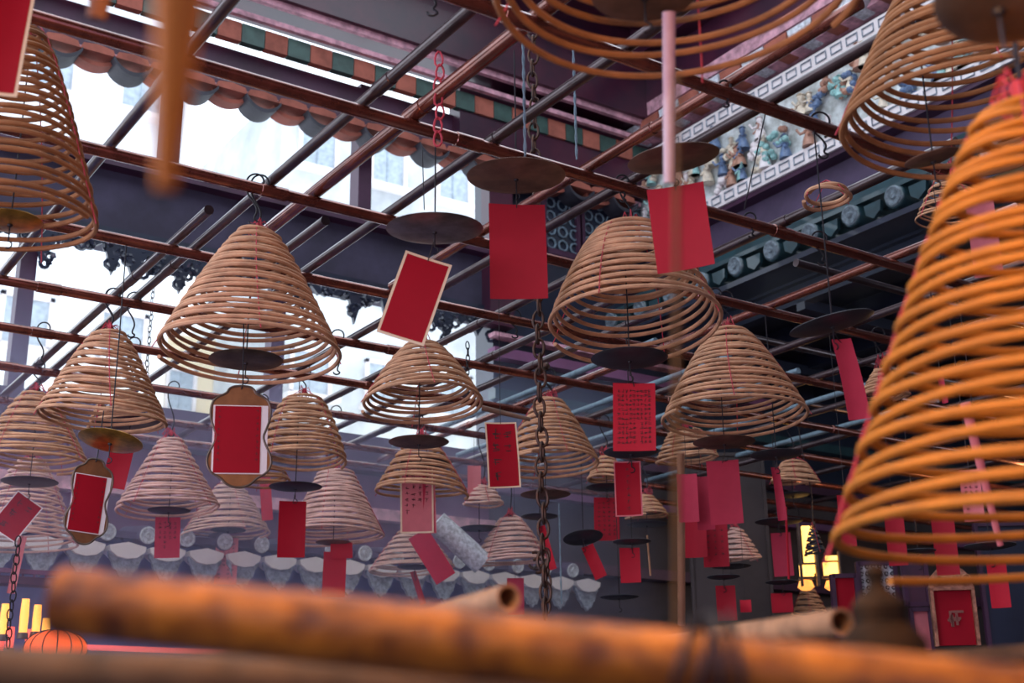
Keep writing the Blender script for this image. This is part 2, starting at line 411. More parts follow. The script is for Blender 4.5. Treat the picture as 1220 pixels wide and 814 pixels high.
BX = [(1.10, 2.2, 6.2), (1.57, 4.25, 7.5), (1.66, 2.4, 7.5), (1.83, 2.2, 5.0), (2.14, 2.2, 7.5), (2.53, 2.0, 4.6), (2.72, 1.8, 7.6), (3.12, 3.9, 7.6), (3.45, 2.4, 7.6), (3.72, 4.2, 7.6), (4.10, 1.8, 7.6), (4.62, 2.4, 7.6), (5.15, 2.6, 7.6), (5.7, 3.0, 7.7), (6.3, 3.5, 7.7), (7.0, 3.6, 7.7), (7.8, 4, 7.7), (8.7, 4, 7.7)]
q = atz(385, 265, ZB)
pipe((q.x, q.y-.02, ZB), (q.x, q.y+1.6, ZB), .019, dpipe, 'short dark grey pipe with its black end showing above right of the large coil', 'pipes running away from the camera')
for i, (x, a, b) in enumerate(BX):
    pipe((x, a, ZB), (x, b, ZB), .019 if i != 3 else .024, copper if i in (3, 5, 10) else dpipe, '%s pipe lying across the others, rising rightward, %s from the left' % ('copper brown' if i in (3, 5, 10) else 'dark grey', ordn[i] if i else 'first'), 'pipes running away from the camera')
# lower dark battens in the side hall
for i, (y, x0_, x1_) in enumerate(((3.1, 4.3, 8), (4.2, 4.6, 9), (5.2, 5.2, 9), (6.1, 5.5, 9))):
    pipe((x0_, y, Z+2.35), (x1_, y, Z+2.35), .02, dpipe, 'thin dark rail at the right above the pipe grid, %s from the camera' % ordn[i], 'rails under the right eave', 'hanging_rail')
for i, x in enumerate((4.35, 4.88, 5.42, 6.0, 6.65)):
    pipe((x, 5.0, Z+2.12), (x, 7.85, Z+2.12), .017, blueiron, 'slim blue grey rail above the pipes behind the open coil, %s from the left' % (ordn[i] if i else 'first'), 'blue grey rails near the corner', 'hanging_rail')

AY = (2.51, 3.20, 3.89, 4.59, 5.27, 5.88, 6.50, 7.16, 7.6)
# ------------------------------------------------------------------ incense coils
def s_hook(m, top, h, r=.0035, w_=.03, d=Vector((1, 0, 0))):
    """S shaped wire from a pipe at z=top (over it) down h metres, in local coordinates"""
    pts = []
    for a in range(-20, 200, 20): pts.append(Vector((0, 0, top-w_*.1))+d*(w_*math.cos(R(a)))+Vector((0, 0, w_*math.sin(R(a)))))
    pts = pts[:]
    z0 = top-w_*.4; zb = top-h
    pts.append(d*(-w_*.9)+Vector((0, 0, z0-(z0-zb)*.25)))
    pts.append(Vector((0, 0, z0-(z0-zb)*.5)))
    pts.append(d*(w_*.45)+Vector((0, 0, z0-(z0-zb)*.72)))
    pts.append(Vector((0, 0, zb+w_*.3)))
    for a in range(0, 200, 30): pts.append(Vector((0, 0, zb))+d*(-w_*.5*math.cos(R(a))*-1)*1.0+Vector((0, 0, -w_*.4*math.sin(R(a)))))
    # smooth
    for _ in range(2):
        q = [pts[0]]
        for a_, b_ in zip(pts, pts[1:]): q += [a_.lerp(b_, .25), a_.lerp(b_, .75)]
        q.append(pts[-1]); pts = q
    m.tube(pts, r, 6)

COILS = {}
def coil(key, label, cx, yt, yb, wpx, d=None, turns=17, m=tan, zt=Z+1.72, rt=None, r_top=.22, p=.84, tilt=0, knot=True, hook=True, nseg=60, ztube=1.0, gam=1.12):
    T = at(cx, yt, d) if d else atz(cx, yt, zt)
    if hook and T.z < ZA and yt > 0:
        best = [q for q in (aty(cx, yt, Y) for Y in AY) if .05 < ZA-q.z < .62]
        if best: T = min(best, key=lambda q: abs(q.y-T.y))
    d = (T-EYE).dot(cF)
    Rb = wpx*d/F_PX/2; H = -drop(T, yb)
    rt = rt or (.0066 if m is tanpink else .0074); turns *= 1.16
    Rm = Rb-rt
    t = thing('incense_coil', T, label, 'incense coil', 'incense coils')
    rr = random.Random(sum(map(ord, key))+len(key)*7)
    ph = [rr.uniform(0, 6.28) for _ in range(6)]; a0 = rr.uniform(0, 6.28)
    top_s = .30 if key == "c16" else 0
    def pos(u):
        s = u**gam if not top_s else (u*.75 if u < .62 else .465+(u-.62)*1.408); an = a0+2*math.pi*turns*u
        rad = Rm*(r_top+(1-r_top)*s**p)
        rad *= 1+.012*math.sin(2*an*.5+ph[0])*s+.01*math.sin(3.1*u*turns+ph[1])
        z = -.015-(H-.015)*s + .010*math.sin(an*1.0+ph[2])*s+.006*math.sin(an*2.02+ph[3]*2)*s + .004*math.sin(u*turns*9.3+ph[4])
        return Vector((rad*math.cos(an), rad*math.sin(an), z))
    n = int(turns*nseg)
    pts = [pos(i/n) for i in range(n+1)]
    MB().tube(pts, rt*ztube, 7).build('coil_strand', m, t)
    # red binding threads down the flank
    for k in range(4):
        an = a0*.3+k*math.pi/2+.5; tp = []
        for i in range(16):
            s = (i/15)**1.05
            s2 = s
            rad = Rm*(r_top+(1-r_top)*s2**p)+rt*(1.0 if i % 2 else .75)
            tp.append(Vector((rad*math.cos(an+.12*s), rad*math.sin(an+.12*s), -.015-(H-.015)*s2)))
        tp = [Vector((0, 0, .03))]+tp
        MB().tube(tp, .0019, 4).build('binding_thread', thread, t)
    if knot:
        km = MB()
        for k in range(7):
            a = rr.uniform(0, 6.28); q = rr.uniform(.02, .05)
            km.tube([(0, 0, .012), (q*math.cos(a)*.6, q*math.sin(a)*.6, .035+rr.uniform(-.01, .02)), (q*math.cos(a), q*math.sin(a), .01+rr.uniform(-.02, .01)), (q*.5*math.cos(a+.5), q*.5*math.sin(a+.5), -.02)], .0022, 4)
        km.lathe([(0, .0), (.010, .005), (.012, .02), (.006, .032), (0, .034)], 8)
        km.build('thread_knot', thread, t)
    if hook:
        top = ZA+.026-T.z
        if top > .06:
            hm = MB(); s_hook(hm, top, top-.01, d=cR.normalized()); hm.build('wire_hook', wire, t)
    t.rotation_euler = (Matrix.Rotation(R(-tilt), 3, r0) @ Matrix.Rotation(R(rr.uniform(-1.5, 1.5)), 3, cF)).to_euler()
    COILS[key] = (T, d, H, Rb)
    return t
coil('c1', 'brown incense coil at the upper left edge, above the glowing brass dish', 28, 30, 272, 215, d=3.7, turns=18, m=brownco, p=.8, r_top=.2)
coil('c2', 'large tan coil at left centre, hanging above the gourd plaque with white edged red paper', 306, 274, 424, 216, turns=19, p=.85, r_top=.2)
coil('c3', 'tan coil left of the large one', 131, 394, 502, 150, turns=16, p=.8)
coil('c4', 'dim brown coil cut by the left edge above the small tilted card', 44, 466, 552, 132, turns=14)
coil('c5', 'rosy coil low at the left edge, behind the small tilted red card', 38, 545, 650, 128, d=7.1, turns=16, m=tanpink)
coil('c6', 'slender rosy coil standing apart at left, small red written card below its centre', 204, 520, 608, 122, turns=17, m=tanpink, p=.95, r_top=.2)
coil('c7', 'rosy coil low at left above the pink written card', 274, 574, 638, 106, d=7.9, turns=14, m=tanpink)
coil('c8', 'small tan coil right beside the large gourd plaque', 362, 470, 550, 108, turns=14, p=.6, r_top=.3)
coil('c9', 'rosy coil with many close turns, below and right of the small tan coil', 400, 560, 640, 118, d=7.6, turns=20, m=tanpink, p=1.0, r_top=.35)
coil('c10', 'tan coil directly below the tilted cream edged card', 503, 408, 486, 145, turns=13, p=.75, tilt=6)
coil('c11', 'tan coil half hidden behind two dishes, straight below the middle coil', 502, 519, 588, 114, turns=12)
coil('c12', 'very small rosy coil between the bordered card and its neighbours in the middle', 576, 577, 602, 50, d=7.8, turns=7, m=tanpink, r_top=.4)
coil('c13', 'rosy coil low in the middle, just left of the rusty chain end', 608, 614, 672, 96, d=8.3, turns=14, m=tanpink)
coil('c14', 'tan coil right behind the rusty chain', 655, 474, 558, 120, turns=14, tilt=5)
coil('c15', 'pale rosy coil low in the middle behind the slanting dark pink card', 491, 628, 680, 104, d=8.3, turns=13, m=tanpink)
coil('c16', 'large open tan coil right of centre, above the scarlet card covered in writing', 750, 270, 396, 205, turns=16, p=.64, r_top=.30, gam=1.0, tilt=6)
coil('c17', 'large pale tan coil behind the golden stick, right of the open coil', 868, 392, 502, 172, turns=16, m=tan, p=.78, tilt=4)
coil('c18', 'huge brown coil cut by the top edge, seen from underneath', 790, -225, -8, 430, d=2.4, turns=13, m=brownco, p=.8, rt=.0068)
coil('c19', 'large brown coil at the upper right, left of the glowing orange coil', 1132, -75, 150, 305, d=3.3, turns=18, m=brownco, p=.9, r_top=.2)
coil('c20', 'huge glowing orange coil filling the right edge, out of focus', 1216, 122, 662, 545, d=1.75, turns=20, m=amber, p=.86, r_top=.17, rt=.0062)
coil('c21', 'thin small coil peeping out behind the top of the orange coil', 1128, 205, 262, 88, d=5.2, turns=9, rt=.004)
coil('c22', 'coil remnant low behind the golden stick, above the red cards', 817, 512, 550, 78, d=7.0, turns=7, r_top=.5)
coil('c23', 'small tan coil behind the dark red bordered card', 770, 588, 616, 54, d=8.3, turns=8)
coil('c24', 'small dim coil at lower right behind the red cards', 876, 628, 668, 58, d=8.6, turns=10, m=tanpink)
coil('c25', 'grey tan coil glimpsed behind the left flank of the orange coil', 1050, 436, 474, 62, d=6.6, turns=8)
coil('c26', 'dim brown coil at right below the hanging red strip', 945, 548, 576, 60, d=7.4, turns=7, r_top=.45)
coil('c27', 'dim coil remnant behind the bordered dark red card, right of the chain coil', 722, 540, 574, 52, d=7.6, turns=8)
coil('c28', 'tiny dim coil at lower right near the altar window', 962, 696, 732, 42, d=8.6, turns=9)
coil('c29', 'almost burnt coil with one loop left, on a wire left of the orange coil', 985, 224, 238, 62, d=4.6, turns=1.7, r_top=.75, p=1, knot=False)
coil('c30', 'nearly burnt orange tan coil behind the small tan coil', 310, 556, 578, 78, d=6.9, turns=4, r_top=.7, m=brownco)
coil('c31', 'nearly burnt coil of few turns around the dark dish below the second left coil', 155, 476, 508, 92, d=6.1, turns=5, r_top=.75)

# ------------------------------------------------------------------ dishes under the coils
DISHES = []
def dish(label, cx, cy, wpx, m=bronze, d=None, of=None, tilt=(0, 0), ytop=None, hooklen=.05, name='drip_dish', thick=.010, lit=None):
    if of: d = COILS[of][1]
    P = at(cx, cy, d)
    if not of and d > 3:
        best = [q for q in (aty(cx, cy, Y) for Y in AY) if q.z < ZA-.05]
        if best: P = min(best, key=lambda q: abs(q.y-P.y)); d = (P-EYE).dot(cF)
    r = wpx*d/F_PX/2
    t = thing(name, P, label, 'dish', 'drip dishes')
    rot = Matrix.Rotation(R(tilt[0]), 3, 'X') @ Matrix.Rotation(R(tilt[1]), 3, 'Y')
    pl = MB().lathe([(0, .0), (r*.25, .001), (r*.7, thick*.35), (r*.97, thick), (r, thick+.002), (r*.985, thick+.004), (r*.7, thick*.5+.003), (r*.25, .004), (0, .003)], 40, (0, 0, 0), rot)
    pl.build('plate', m, t)
    MB().lathe([(0, -.006), (.006, -.005), (.008, 0), (.008, .006), (0, .008)], 10, (0, 0, 0), rot).build('boss', wire, t)
    if of and ytop is None: top = COILS[of][0].z-P.z
    else: top = max(drop(P, ytop if ytop is not None else cy-60), ZA-P.z)
    MB().tube([(0, 0, 0), (.002, .001, top*.5), (0, 0, top)], .0024, 6).build('hanging_wire', wire, t)
    h = MB(); a = []
    for k in range(0, 9): a.append(cR*(.011*math.sin(R(k*26)))*1.0+Vector((0, 0, -hooklen-.011+.011*math.cos(R(180-k*26))*-1)))
    h.tube([Vector((0, 0, -.002)), Vector((0, 0, -hooklen*.7))]+a, .0022, 6); h.build('card_hook', wire, t)
    DISHES.append((cx, cy, d, P)); return P
greybr = mat('grey_bronze', (.30, .27, .25), .38, .75, noise=.6, nscale=9, bump=.3)
dish('dark bronze dish on a long wire above the tilted cream edged card', 518, 277, 116, greybr, d=3.9, ytop=150, tilt=(3, -2))
dish('dark bronze dish above the large plain red card left of centre', 615, 214, 118, brownd, d=3.9, ytop=60, tilt=(3, -2))
dish('brown tilted dish behind the white pink tassel stick', 803, 194, 110, brownd, d=4.3, ytop=60, tilt=(2, -9))
dish('bronze dish above the large gourd plaque', 293, 433, 88, bronze, of='c2')
dish('dark dish between the open coil and the scarlet written card', 750, 431, 92, greyd, of='c16')
dish('thin dark dish tipped up to the right, on the wire below the single loop', 992, 390, 102, greyd, d=4.4, ytop=262, tilt=(-4, -11))
dish('brown dish below the pale tan coil right of the golden stick', 863, 530, 74, brownd, of='c17')
dish('brown dish above the pink bordered card in the middle', 499, 530, 72, brownd, of='c10')
dish('dark dish just behind the top of the pink bordered card', 508, 554, 62, greyd, of='c11')
dish('dark dish above the plain dark red card at left centre', 352, 583, 63, greyd, d=6.2, ytop=500)
dish('dark dish above the tilted card at the lower left edge', 35, 577, 66, greyd, of='c4')
dish('brass dish with a glowing underside, tipped down to the right, at left', 131, 529, 76, goldd, d=5.0, ytop=470, tilt=(-5, 10))
dish('dark dish in the loops of the nearly burnt coil at left', 155, 507, 80, greyd, of='c31')
dish('dark dish inside the slender rosy coil at left', 201, 611, 50, greyd, of='c6')
dish('dark dish above the pink written card at lower left', 272, 634, 42, greyd, of='c7')
dish('flat brown dish under the rosy coil with many close turns', 397, 649, 42, brownd, of='c9')
dish('brown dish right behind the rusty chain', 650, 592, 60, brownd, of='c14')
dish('dark dish under the very small coil in the middle', 571, 632, 48, greyd, of='c12')
dish('thin dark dish between the scarlet written card and the bordered dark red card', 752, 542, 66, greyd, d=5.6, ytop=500)
dish('dark dish behind the bordered dark red card, above the card with columns of writing', 723, 583, 50, greyd, of='c27')
dish('dark dish under the small coil behind the bordered dark red card', 771, 627, 48, greyd, of='c23')
dish('smoky blue dish above the narrow pale red card at right', 925, 545, 62, greyd, d=6.0, ytop=500)
dish('dark dish at right above the red card beside the long orange stick', 928, 624, 56, greyd, d=7.2, ytop=585)
dish('dark dish among the right hand dishes below the dim brown coil', 945, 592, 40, greyd, of='c26')
dish('dark dish inside the pale rosy coil low in the middle', 494, 678, 42, greyd, of='c15')
dish('dark dish hanging low and alone, right of the rusty chain', 738, 714, 46, greyd, d=7.8, ytop=665)
dish('dark dish under the small dim coil at lower right', 871, 677, 48, greyd, of='c24')
dish('dark lower dish of a close pair at lower right', 862, 690, 40, greyd, d=7.4, ytop=650)
dish('dark dish at the lower right above the small scarlet square card', 932, 696, 40, greyd, d=7.8, ytop=660)
dish('brown dish tipped up in the mouth of the upper right coil', 1112, 193, 66, brownd, of='c19', tilt=(0, -14))
dish('big brown dish in the mouth of the huge coil at the top edge', 768, -2, 128, brownd, of='c18')
dish('black out of focus dish in the upper right corner', 1190, 14, 150, bronze, d=1.5, ytop=-80, tilt=(0, 14))
dish('glowing brass dish in the mouth of the coil at the upper left edge', 12, 268, 74, goldd, of='c1')
dish('faint grey dish seen through the lower turns of the orange coil, left one', 1094, 660, 42, greyd, d=5.6, ytop=620)
dish('faint grey dish seen through the lower turns of the orange coil, right one', 1180, 654, 60, greyd, d=5.0, ytop=610)
dish('dark dish low in the middle behind the coil by the chain end', 643, 618, 44, greyd, d=7.4, ytop=570)
dish('thin dish seen edge on above the slanting scarlet card', 695, 643, 48, greyd, d=7.2, ytop=600, tilt=(-14, 3))
dish('dark dish above the small upright scarlet card, right of the edge on dish', 753, 648, 46, greyd, d=7.2, ytop=600)

# ------------------------------------------------------------------ cards
def strokes(m, cx, cz, s, rr, y=-.0014):
    for k in range(rr.randint(4, 6)):
        hz = rr.random() < .55
        a = rr.uniform(-.3, .3)
        L = s*rr.uniform(.25, .45); 
        m.box((cx+rr.uniform(-.2, .2)*s, y, cz+rr.uniform(-.35, .35)*s), (L if hz else s*.045, .0003, s*.045 if hz else L*.8), Matrix.Rotation(a*.5, 3, 'Y'))
def card(label, cx, cy, wpx, hpx, d, m=redc, rot=0, yaw=0, border=None, bw_=.05, cols=0, rows=0, gs=.7, curl=.004, of=None, wire_up=0, part=1., name='prayer_card', lean=0):
    """a card hanging at its top centre; pixels give the centre and size"""
    if of: d = COILS[of][1]
    a = R(rot); ytp = cy-math.cos(a)*hpx/2; xtp = cx+math.sin(a)*hpx/2
    cand_ = [q for q in DISHES if abs(q[0]-xtp) < 14 and -6 < ytp-q[1] < 34 and abs(q[2]-d) < 1.9]
    hung = min(cand_, key=lambda q: abs(q[0]-xtp)+abs(ytp-q[1])+6*abs(q[2]-d)) if cand_ else None
    if hung: d = hung[2]
    elif d > 3:
        q0 = at(xtp, ytp, d); best = [q for q in (aty(xtp, ytp, Y) for Y in AY) if q.z < ZA-.05]
        if best: d = (min(best, key=lambda q: abs(q.y-q0.y))-EYE).dot(cF)
    W = wpx*d/F_PX; H = hpx*d/F_PX*1.03
    rad = math.hypot(0, hpx/2)
    tx = cx-math.sin(-a)*-1*0; 
    top = at(cx+math.sin(a)*hpx/2, cy-math.cos(a)*hpx/2, d)
    t = thing(name, top, label, 'prayer card', 'hanging red prayer cards')
    t.rotation_euler = (R(lean), a, -YAW+R(yaw)) if False else (0, 0, 0)
    base = Matrix.Rotation(-YAW+math.atan2(-(cx-610), F_PX)*1.0+R(yaw), 4, 'Z') @ Matrix.Rotation(a, 4, 'Y') @ Matrix.Rotation(R(lean), 4, 'X')
    t.matrix_world = Matrix.Translation(top) @ base
    W = W/max(.25, math.cos(R(yaw)))
    rr = random.Random(int(cx*3+cy))
    def sheet(x0, x1, z0, z1, y0, th):
        mm = MB(); nx, nz = 6, 8; vs = []
        for s in (0, 1):
            for i in range(nx+1):
                for k in range(nz+1):
                    x = x0+(x1-x0)*i/nx; z = z0+(z1-z0)*k/nz
                    y = y0+s*th+curl*math.sin(z*9/H*.35+x*2/W*.5)*2-curl*(x/W)**2*6
                    vs.append((x, y, z))
        q = (nx+1)*(nz+1); fs = []
        for s in (0, 1):
            for i in range(nx):
                for k in range(nz):
                    a_ = s*q+i*(nz+1)+k; f = (a_, a_+1, a_+nz+2, a_+nz+1); fs.append(f if s else f[::-1])
        for i in range(nx):
            for k in (0, nz): a_ = i*(nz+1)+k; fs.append((a_, a_+nz+1, a_+nz+1+q, a_+q))
        for k in range(nz):
            for i in (0, nx): a_ = i*(nz+1)+k; fs.append((a_, a_+1, a_+1+q, a_+q))
        mm.add(vs, fs); return mm
    if border:
        b = bw_*W
        sheet(-W/2, W/2, -H, 0, 0, .0012).build('border', border, t)
        paper = sheet(-W/2+b, W/2-b, -H+b, -b, -.0006, .0004).build('paper', m, t)
    else:
        paper = sheet(-W/2, W/2, -H, 0, 0, .0012).build('paper', m, t)
    if cols:
        mm = MB(); s = min(W*.8/cols, H*.85/rows)*gs
        for i in range(cols):
            nr = rows if rr.random() < .6 else int(rows*rr.uniform(.5, .95))
            for k in range(max(1, nr)):
                x = (i+.5)/cols*W*.8-W*.4; z = -H*.09-(k+.5)/rows*H*.82
                y = curl*math.sin(z*9/H*.35+x*2/W*.5)*2-curl*(x/W)**2*6-.0014
                strokes(mm, x, z, s, rr, y)
        mm.build('writing', ink, paper)
    inv = t.matrix_world.inverted()
    if hung: MB().tube([(0, 0, -.012), inv @ (hung[3]+Vector((0, 0, -.02))), inv @ hung[3]], .0018, 5).build('wire_loop', wire, t)
    elif d > 1.5 and name == 'prayer_card': MB().tube([(0, 0, -.012), inv @ (top+Vector((0, 0, max(.1, ZA-top.z))))], .0013, 5).build('wire_loop', wire, t)
    wire_up = 0
    if wire_up: MB().tube([(0, 0, -.008), (.003, 0, wire_up*.5), (0, 0, wire_up)], .002, 5).build('wire_loop', wire, t)
    return t
card('crimson card with a cream edge cut by the upper left corner', 12, 58, 50, 134, 2.7, crim, rot=3, border=cream, bw_=.08)
card('tilted crimson card with a cream edge, left of centre', 495, 357, 58, 104, 3.88, crim, rot=18, border=cream, bw_=.055, curl=.002)
card('large plain red card straight below a bronze dish, left of centre', 616, 302, 67, 116, 3.88, redc, rot=-.5, yaw=5)
card('large plain red card behind the golden stick, under the white pink tassel', 808, 274, 67, 104, 3.9, redc, rot=-4, yaw=-6)
card('long pinkish red card turned nearly edge on, below the thin tipped dish', 1008, 452, 24, 96, 4.38, pinkc, rot=-8, yaw=25)
card('scarlet card filled with rows of handwriting, right of centre', 754, 497, 50, 80, 4.4, scar, rot=2, cols=9, rows=12, gs=1.0)
card('dark red card with thin pale border, lower right of the scarlet written card', 747, 582, 32, 64, 5.6, crim, rot=0, border=rosec, bw_=.05, cols=1, rows=7, gs=.6)
card('vivid red bordered card with two dark characters, left of the rusty chain', 598, 542, 38, 77, 4.9, crim, rot=-3, yaw=10, border=cream, bw_=.05, cols=2, rows=4, gs=.75, wire_up=.22)
card('pink bordered card with columns of small writing in the middle', 497, 595, 39, 77, 5.5, rosec, rot=-1, border=cream, bw_=.05, cols=4, rows=9, gs=.7)
card('second pink card peeping out behind the pink bordered card', 511, 597, 16, 74, 5.9, pinkc, rot=-2, border=rosec, bw_=.08)
card('plain dark red card at left centre under a dark dish', 349, 630, 32, 65, 6.2, crim, rot=0)
card('small tilted crimson card with white edge at the lower left', 23, 616, 36, 50, 5.9, crim, rot=33, border=whitep, bw_=.04, cols=2, rows=3)
card('red card hanging askew behind the gourd plaque at the far left', 145, 550, 27, 63, 6.1, redc, rot=9)
card('small red card with faint writing under the slender rosy coil', 201, 640, 29, 47, 7.1, pinkc, rot=-2, cols=4, rows=7)
card('pink card with four columns of writing at lower left', 271, 668, 26, 54, 7.8, rosec, rot=0, cols=4, rows=9)
card('plain red card under the flat brown dish at lower left of centre', 399, 684, 27, 52, 7.5, scar, rot=1)
card('red card partly hidden behind the plain red card under the flat brown dish', 407, 656, 26, 18, 7.9, scar, rot=-2)
card('slanting dark pink card over the pale rosy coil low in the middle', 514, 662, 26, 62, 7.3, pinkc, rot=-32)
card('narrow scarlet card hanging askew below the slanting dark pink card', 498, 700, 7, 40, 8.2, scar, rot=-18)
card('short pinkish card behind the tube end low in the middle', 614, 710, 20, 42, 8.0, pinkc, rot=0)
card('orange red card sliver beside the coil at the chain end', 651, 652, 9, 52, 7.0, scar, rot=-14)
card('red card with columns of writing left of the bordered dark red card', 722, 618, 30, 50, 7.5, redc, rot=1, cols=4, rows=8)
card('slanting scarlet card hanging under the edge on dish', 707, 669, 15, 40, 7.2, scar, rot=-22)
card('small upright scarlet card, second right of the rusty chain', 750, 673, 24, 40, 7.2, scar, rot=0)
card('dim pink card directly right of the golden stick', 818, 593, 24, 56, 6.4, pinkc, rot=0)
card('pink card twisted sideways between two larger red cards at right', 836, 599, 20, 62, 6.2, pinkc, rot=-3, yaw=20)
card('broad plain pinkish red card right of the golden stick, under a brown dish', 861, 586, 38, 74, 5.4, pinkc, rot=-1)
card('dim red card low behind the pink cards right of the golden stick', 827, 639, 26, 48, 7.0, redc, rot=0)
card('dim red card below the broad pinkish red card', 851, 649, 30, 50, 7.2, redc, rot=0, cols=3, rows=6, gs=.5)
card('narrow pale red card turned edge on at right below the smoky blue dish', 925, 588, 10, 62, 6.0, pinkc, rot=-4, yaw=15)
card('red card under a dark dish beside the long orange stick at right', 930, 660, 23, 50, 7.2, pinkc, rot=-1)
card('plain red card low at right, next to a tiny red square', 864, 718, 23, 40, 7.4, redc, rot=0)
card('tiny red square card at lower right', 888, 722, 13, 14, 8.0, scar, rot=0)
card('small scarlet square card low at right beside the tiny dim coil', 931, 718, 25, 22, 7.8, scar, rot=0)
card('pink card glimpsed behind the upper turns of the orange coil', 1166, 285, 32, 96, 3.2, rosec, rot=0)
card('pink written card glimpsed behind the middle turns of the orange coil', 1154, 590, 23, 60, 4.6, rosec, rot=0, cols=3, rows=8)
card('narrow pink strip glimpsed behind the orange coil above its middle', 1121, 464, 7, 34, 5.0, pinkc, rot=-4)
card('red card glimpsed under the lowest turns of the orange coil at the right', 1186, 694, 22, 56, 5.0, scar, rot=0)
card('tall dim red card behind the lower left flank of the orange coil', 1006, 620, 18, 60, 6.0, redc, rot=0)
card('broad dim red card behind the lower middle of the orange coil', 1122, 648, 26, 70, 5.6, redc, rot=0)
card('narrow pinkish card in shade behind the small tan coils at left centre', 318, 594, 13, 50, 7.6, scar, rot=-6)
card('pale pink card behind the coils just above the middle of the left half', 565, 575, 16, 40, 8.2, rosec, rot=0)
card('faint dark red card low at far right behind the orange coil', 1064, 640, 22, 64, 6.4, redc, rot=0)
card('long pale red card on a thin wire low at the left edge', 24, 672, 9, 66, 6.6, rosec, rot=6)

# gourd-shaped bronze plaques with red papers
def gourd(label, cx, cy, wpx, hpx, d, rot=0, yaw=0, wire_px=40):
    top = at(cx+math.sin(R(rot))*hpx/2, cy-hpx/2, d); W = wpx*d/F_PX; H = hpx*d/F_PX*1.03
    t = thing('gourd_plaque', top, label, 'plaque', 'gourd shaped plaques')
    t.matrix_world = Matrix.Translation(top) @ Matrix.Rotation(-YAW+math.atan2(-(cx-610), F_PX)+R(yaw), 4, 'Z') @ Matrix.Rotation(R(rot), 4, 'Y')
    half = [(.10, 0), (.20, -.03), (.22, -.075), (.40, -.12), (.47, -.20), (.47, -.32), (.40, -.44), (.36, -.50), (.40, -.58), (.49, -.68), (.50, -.78), (.42, -.86), (.28, -.90), (.18, -.97), (0, -1.0)]
    def sm(pts):
        for _ in range(2):
            q = []
            for i in range(len(pts)):
                a_ = Vector(pts[i]); b_ = Vector(pts[(i+1) % len(pts)]); q += [a_.lerp(b_, .25), a_.lerp(b_, .75)]
            pts = q
        return pts
    poly = half+[(-a, b) for a, b in reversed(half[:-1])]
    poly = sm([(a*W, b*H) for a, b in poly])
    MB().prism([tuple(p) for p in poly], lambda a, b, c: (a, c, b), 0, .004).build('plate', plaque, t)
    MB().tube([(p[0], 0, p[1]) for p in poly], .0042, 6, closed=True).build('rim', bronze, t)
    MB().box((0, -.0015, -H*.53), (W*.43, .0006, H*.335)).build('backing_paper', whitep, t, smooth=False)
    p = MB().box((-W*.04, -.003, -H*.53), (W*.36, .0006, H*.325)).build('red_paper', crim, t, smooth=False)
    mm = MB(); rr = random.Random(3)
    for k in range(9):
        for x in (-.33, .27): strokes(mm, x*W, -H*(.25+k*.06), H*.03, rr, -.004)
    mm.build('writing', ink, p)
    L = wire_px*d/F_PX
    MB().tube([(.0, -.004, -H*.035), (.004, 0, .01), (0, 0, L)], .0024, 6).build('wire_loop', wire, t)
gourd('large gourd shaped bronze plaque with white edged red paper, under the large tan coil', 289, 520, 74, 120, 4.3, rot=-1, wire_px=80)
gourd('smaller gourd shaped plaque with red paper, under the brass dish at far left', 111, 597, 50, 100, 5.0, rot=4, yaw=14, wire_px=60)

# ------------------------------------------------------------------ chains, cords, loose hooks
def chain(label, x0, y0, x1, y1, d, lw=.011, pitch=.030, r=.0028, m=iron, double=False):
    A_ = at(x0, y0, d); B_ = A_+Vector((0, 0, drop(A_, y1)))
    t = thing('chain', A_, label, 'chain'); L = A_.z-B_.z; n = int(L/pitch)
    me = MB(); pts = []
    for k in range(12):
        a = 2*math.pi*k/12; pts.append((lw*math.cos(a), 0, pitch*.66*math.sin(a)*(1.0)))
    me.tube(pts, r, 6, closed=True); first = me.build('link', m, t)
    for i in range(min(n, 99)):
        o = first if i == 0 else first.copy()
        if i: C.objects.link(o); o.parent = t
        o.location = (.25*lw*math.sin(i*1.3), 0, -(i+.5)*L/n); o.rotation_euler = (0, rnd.uniform(-.12, .12), -YAW+(R(75) if i % 2 else R(10)))
    return A_
chain('heavy rusty chain hanging in front of everything near the centre', 634, 30, 640, 735, 5.1, .019, .054, .0056)
chain('short rusty chain doubled beside the heavy chain at its lower end', 650, 655, 650, 730, 5.05, .016, .045, .0050)
chain('dark chain running down behind the lower left coil', 22, 640, 16, 772, 5.8, .012, .038, .0032, wire)
chain('fine chain hanging in the bright opening left of the large tan coil', 183, 335, 198, 500, 6.6, .008, .030, .0022, wire)
chain('fine dark chain hanging just right of the middle coil', 557, 408, 560, 470, 5.8, .008, .03, .0025, wire)
# hook cluster on the heavy chain
T = at(641, 668, 5.05); t = thing('chain_hook', T, 'rusty hook and shackle gripping the lower end of the heavy chain', 'hook')
m_ = MB()
for s in (0, 1, 2):
    m_.tube([cR*(.03*math.cos(a)+.01*(s-1))+Vector((0, 0, .03*math.sin(a)*(1.1-.2*s)-.02*s)) for a in [R(q) for q in range(-150+s*40, 120+s*30, 24)]], .006, 8)
m_.build('hook_body', iron, t)
MB().lathe([(0, -.012), (.009, -.012), (.009, .012), (0, .012)], 10, cR*.034+Vector((0, 0, .0)), Matrix.Rotation(R(70), 3, 'Y')).build('pin', iron, t)
T = at(646, 440, 5.05); t = thing('chain_hook', T, 'rusty bolt head on the heavy chain below the large red card', 'hook')
MB().lathe([(0, -.03), (.012, -.028), (.014, 0), (.009, .012), (.016, .02), (.012, .034), (0, .036)], 10, (0, 0, 0), Matrix.Rotation(R(50), 3, 'Y')).build('bolt', iron, t)

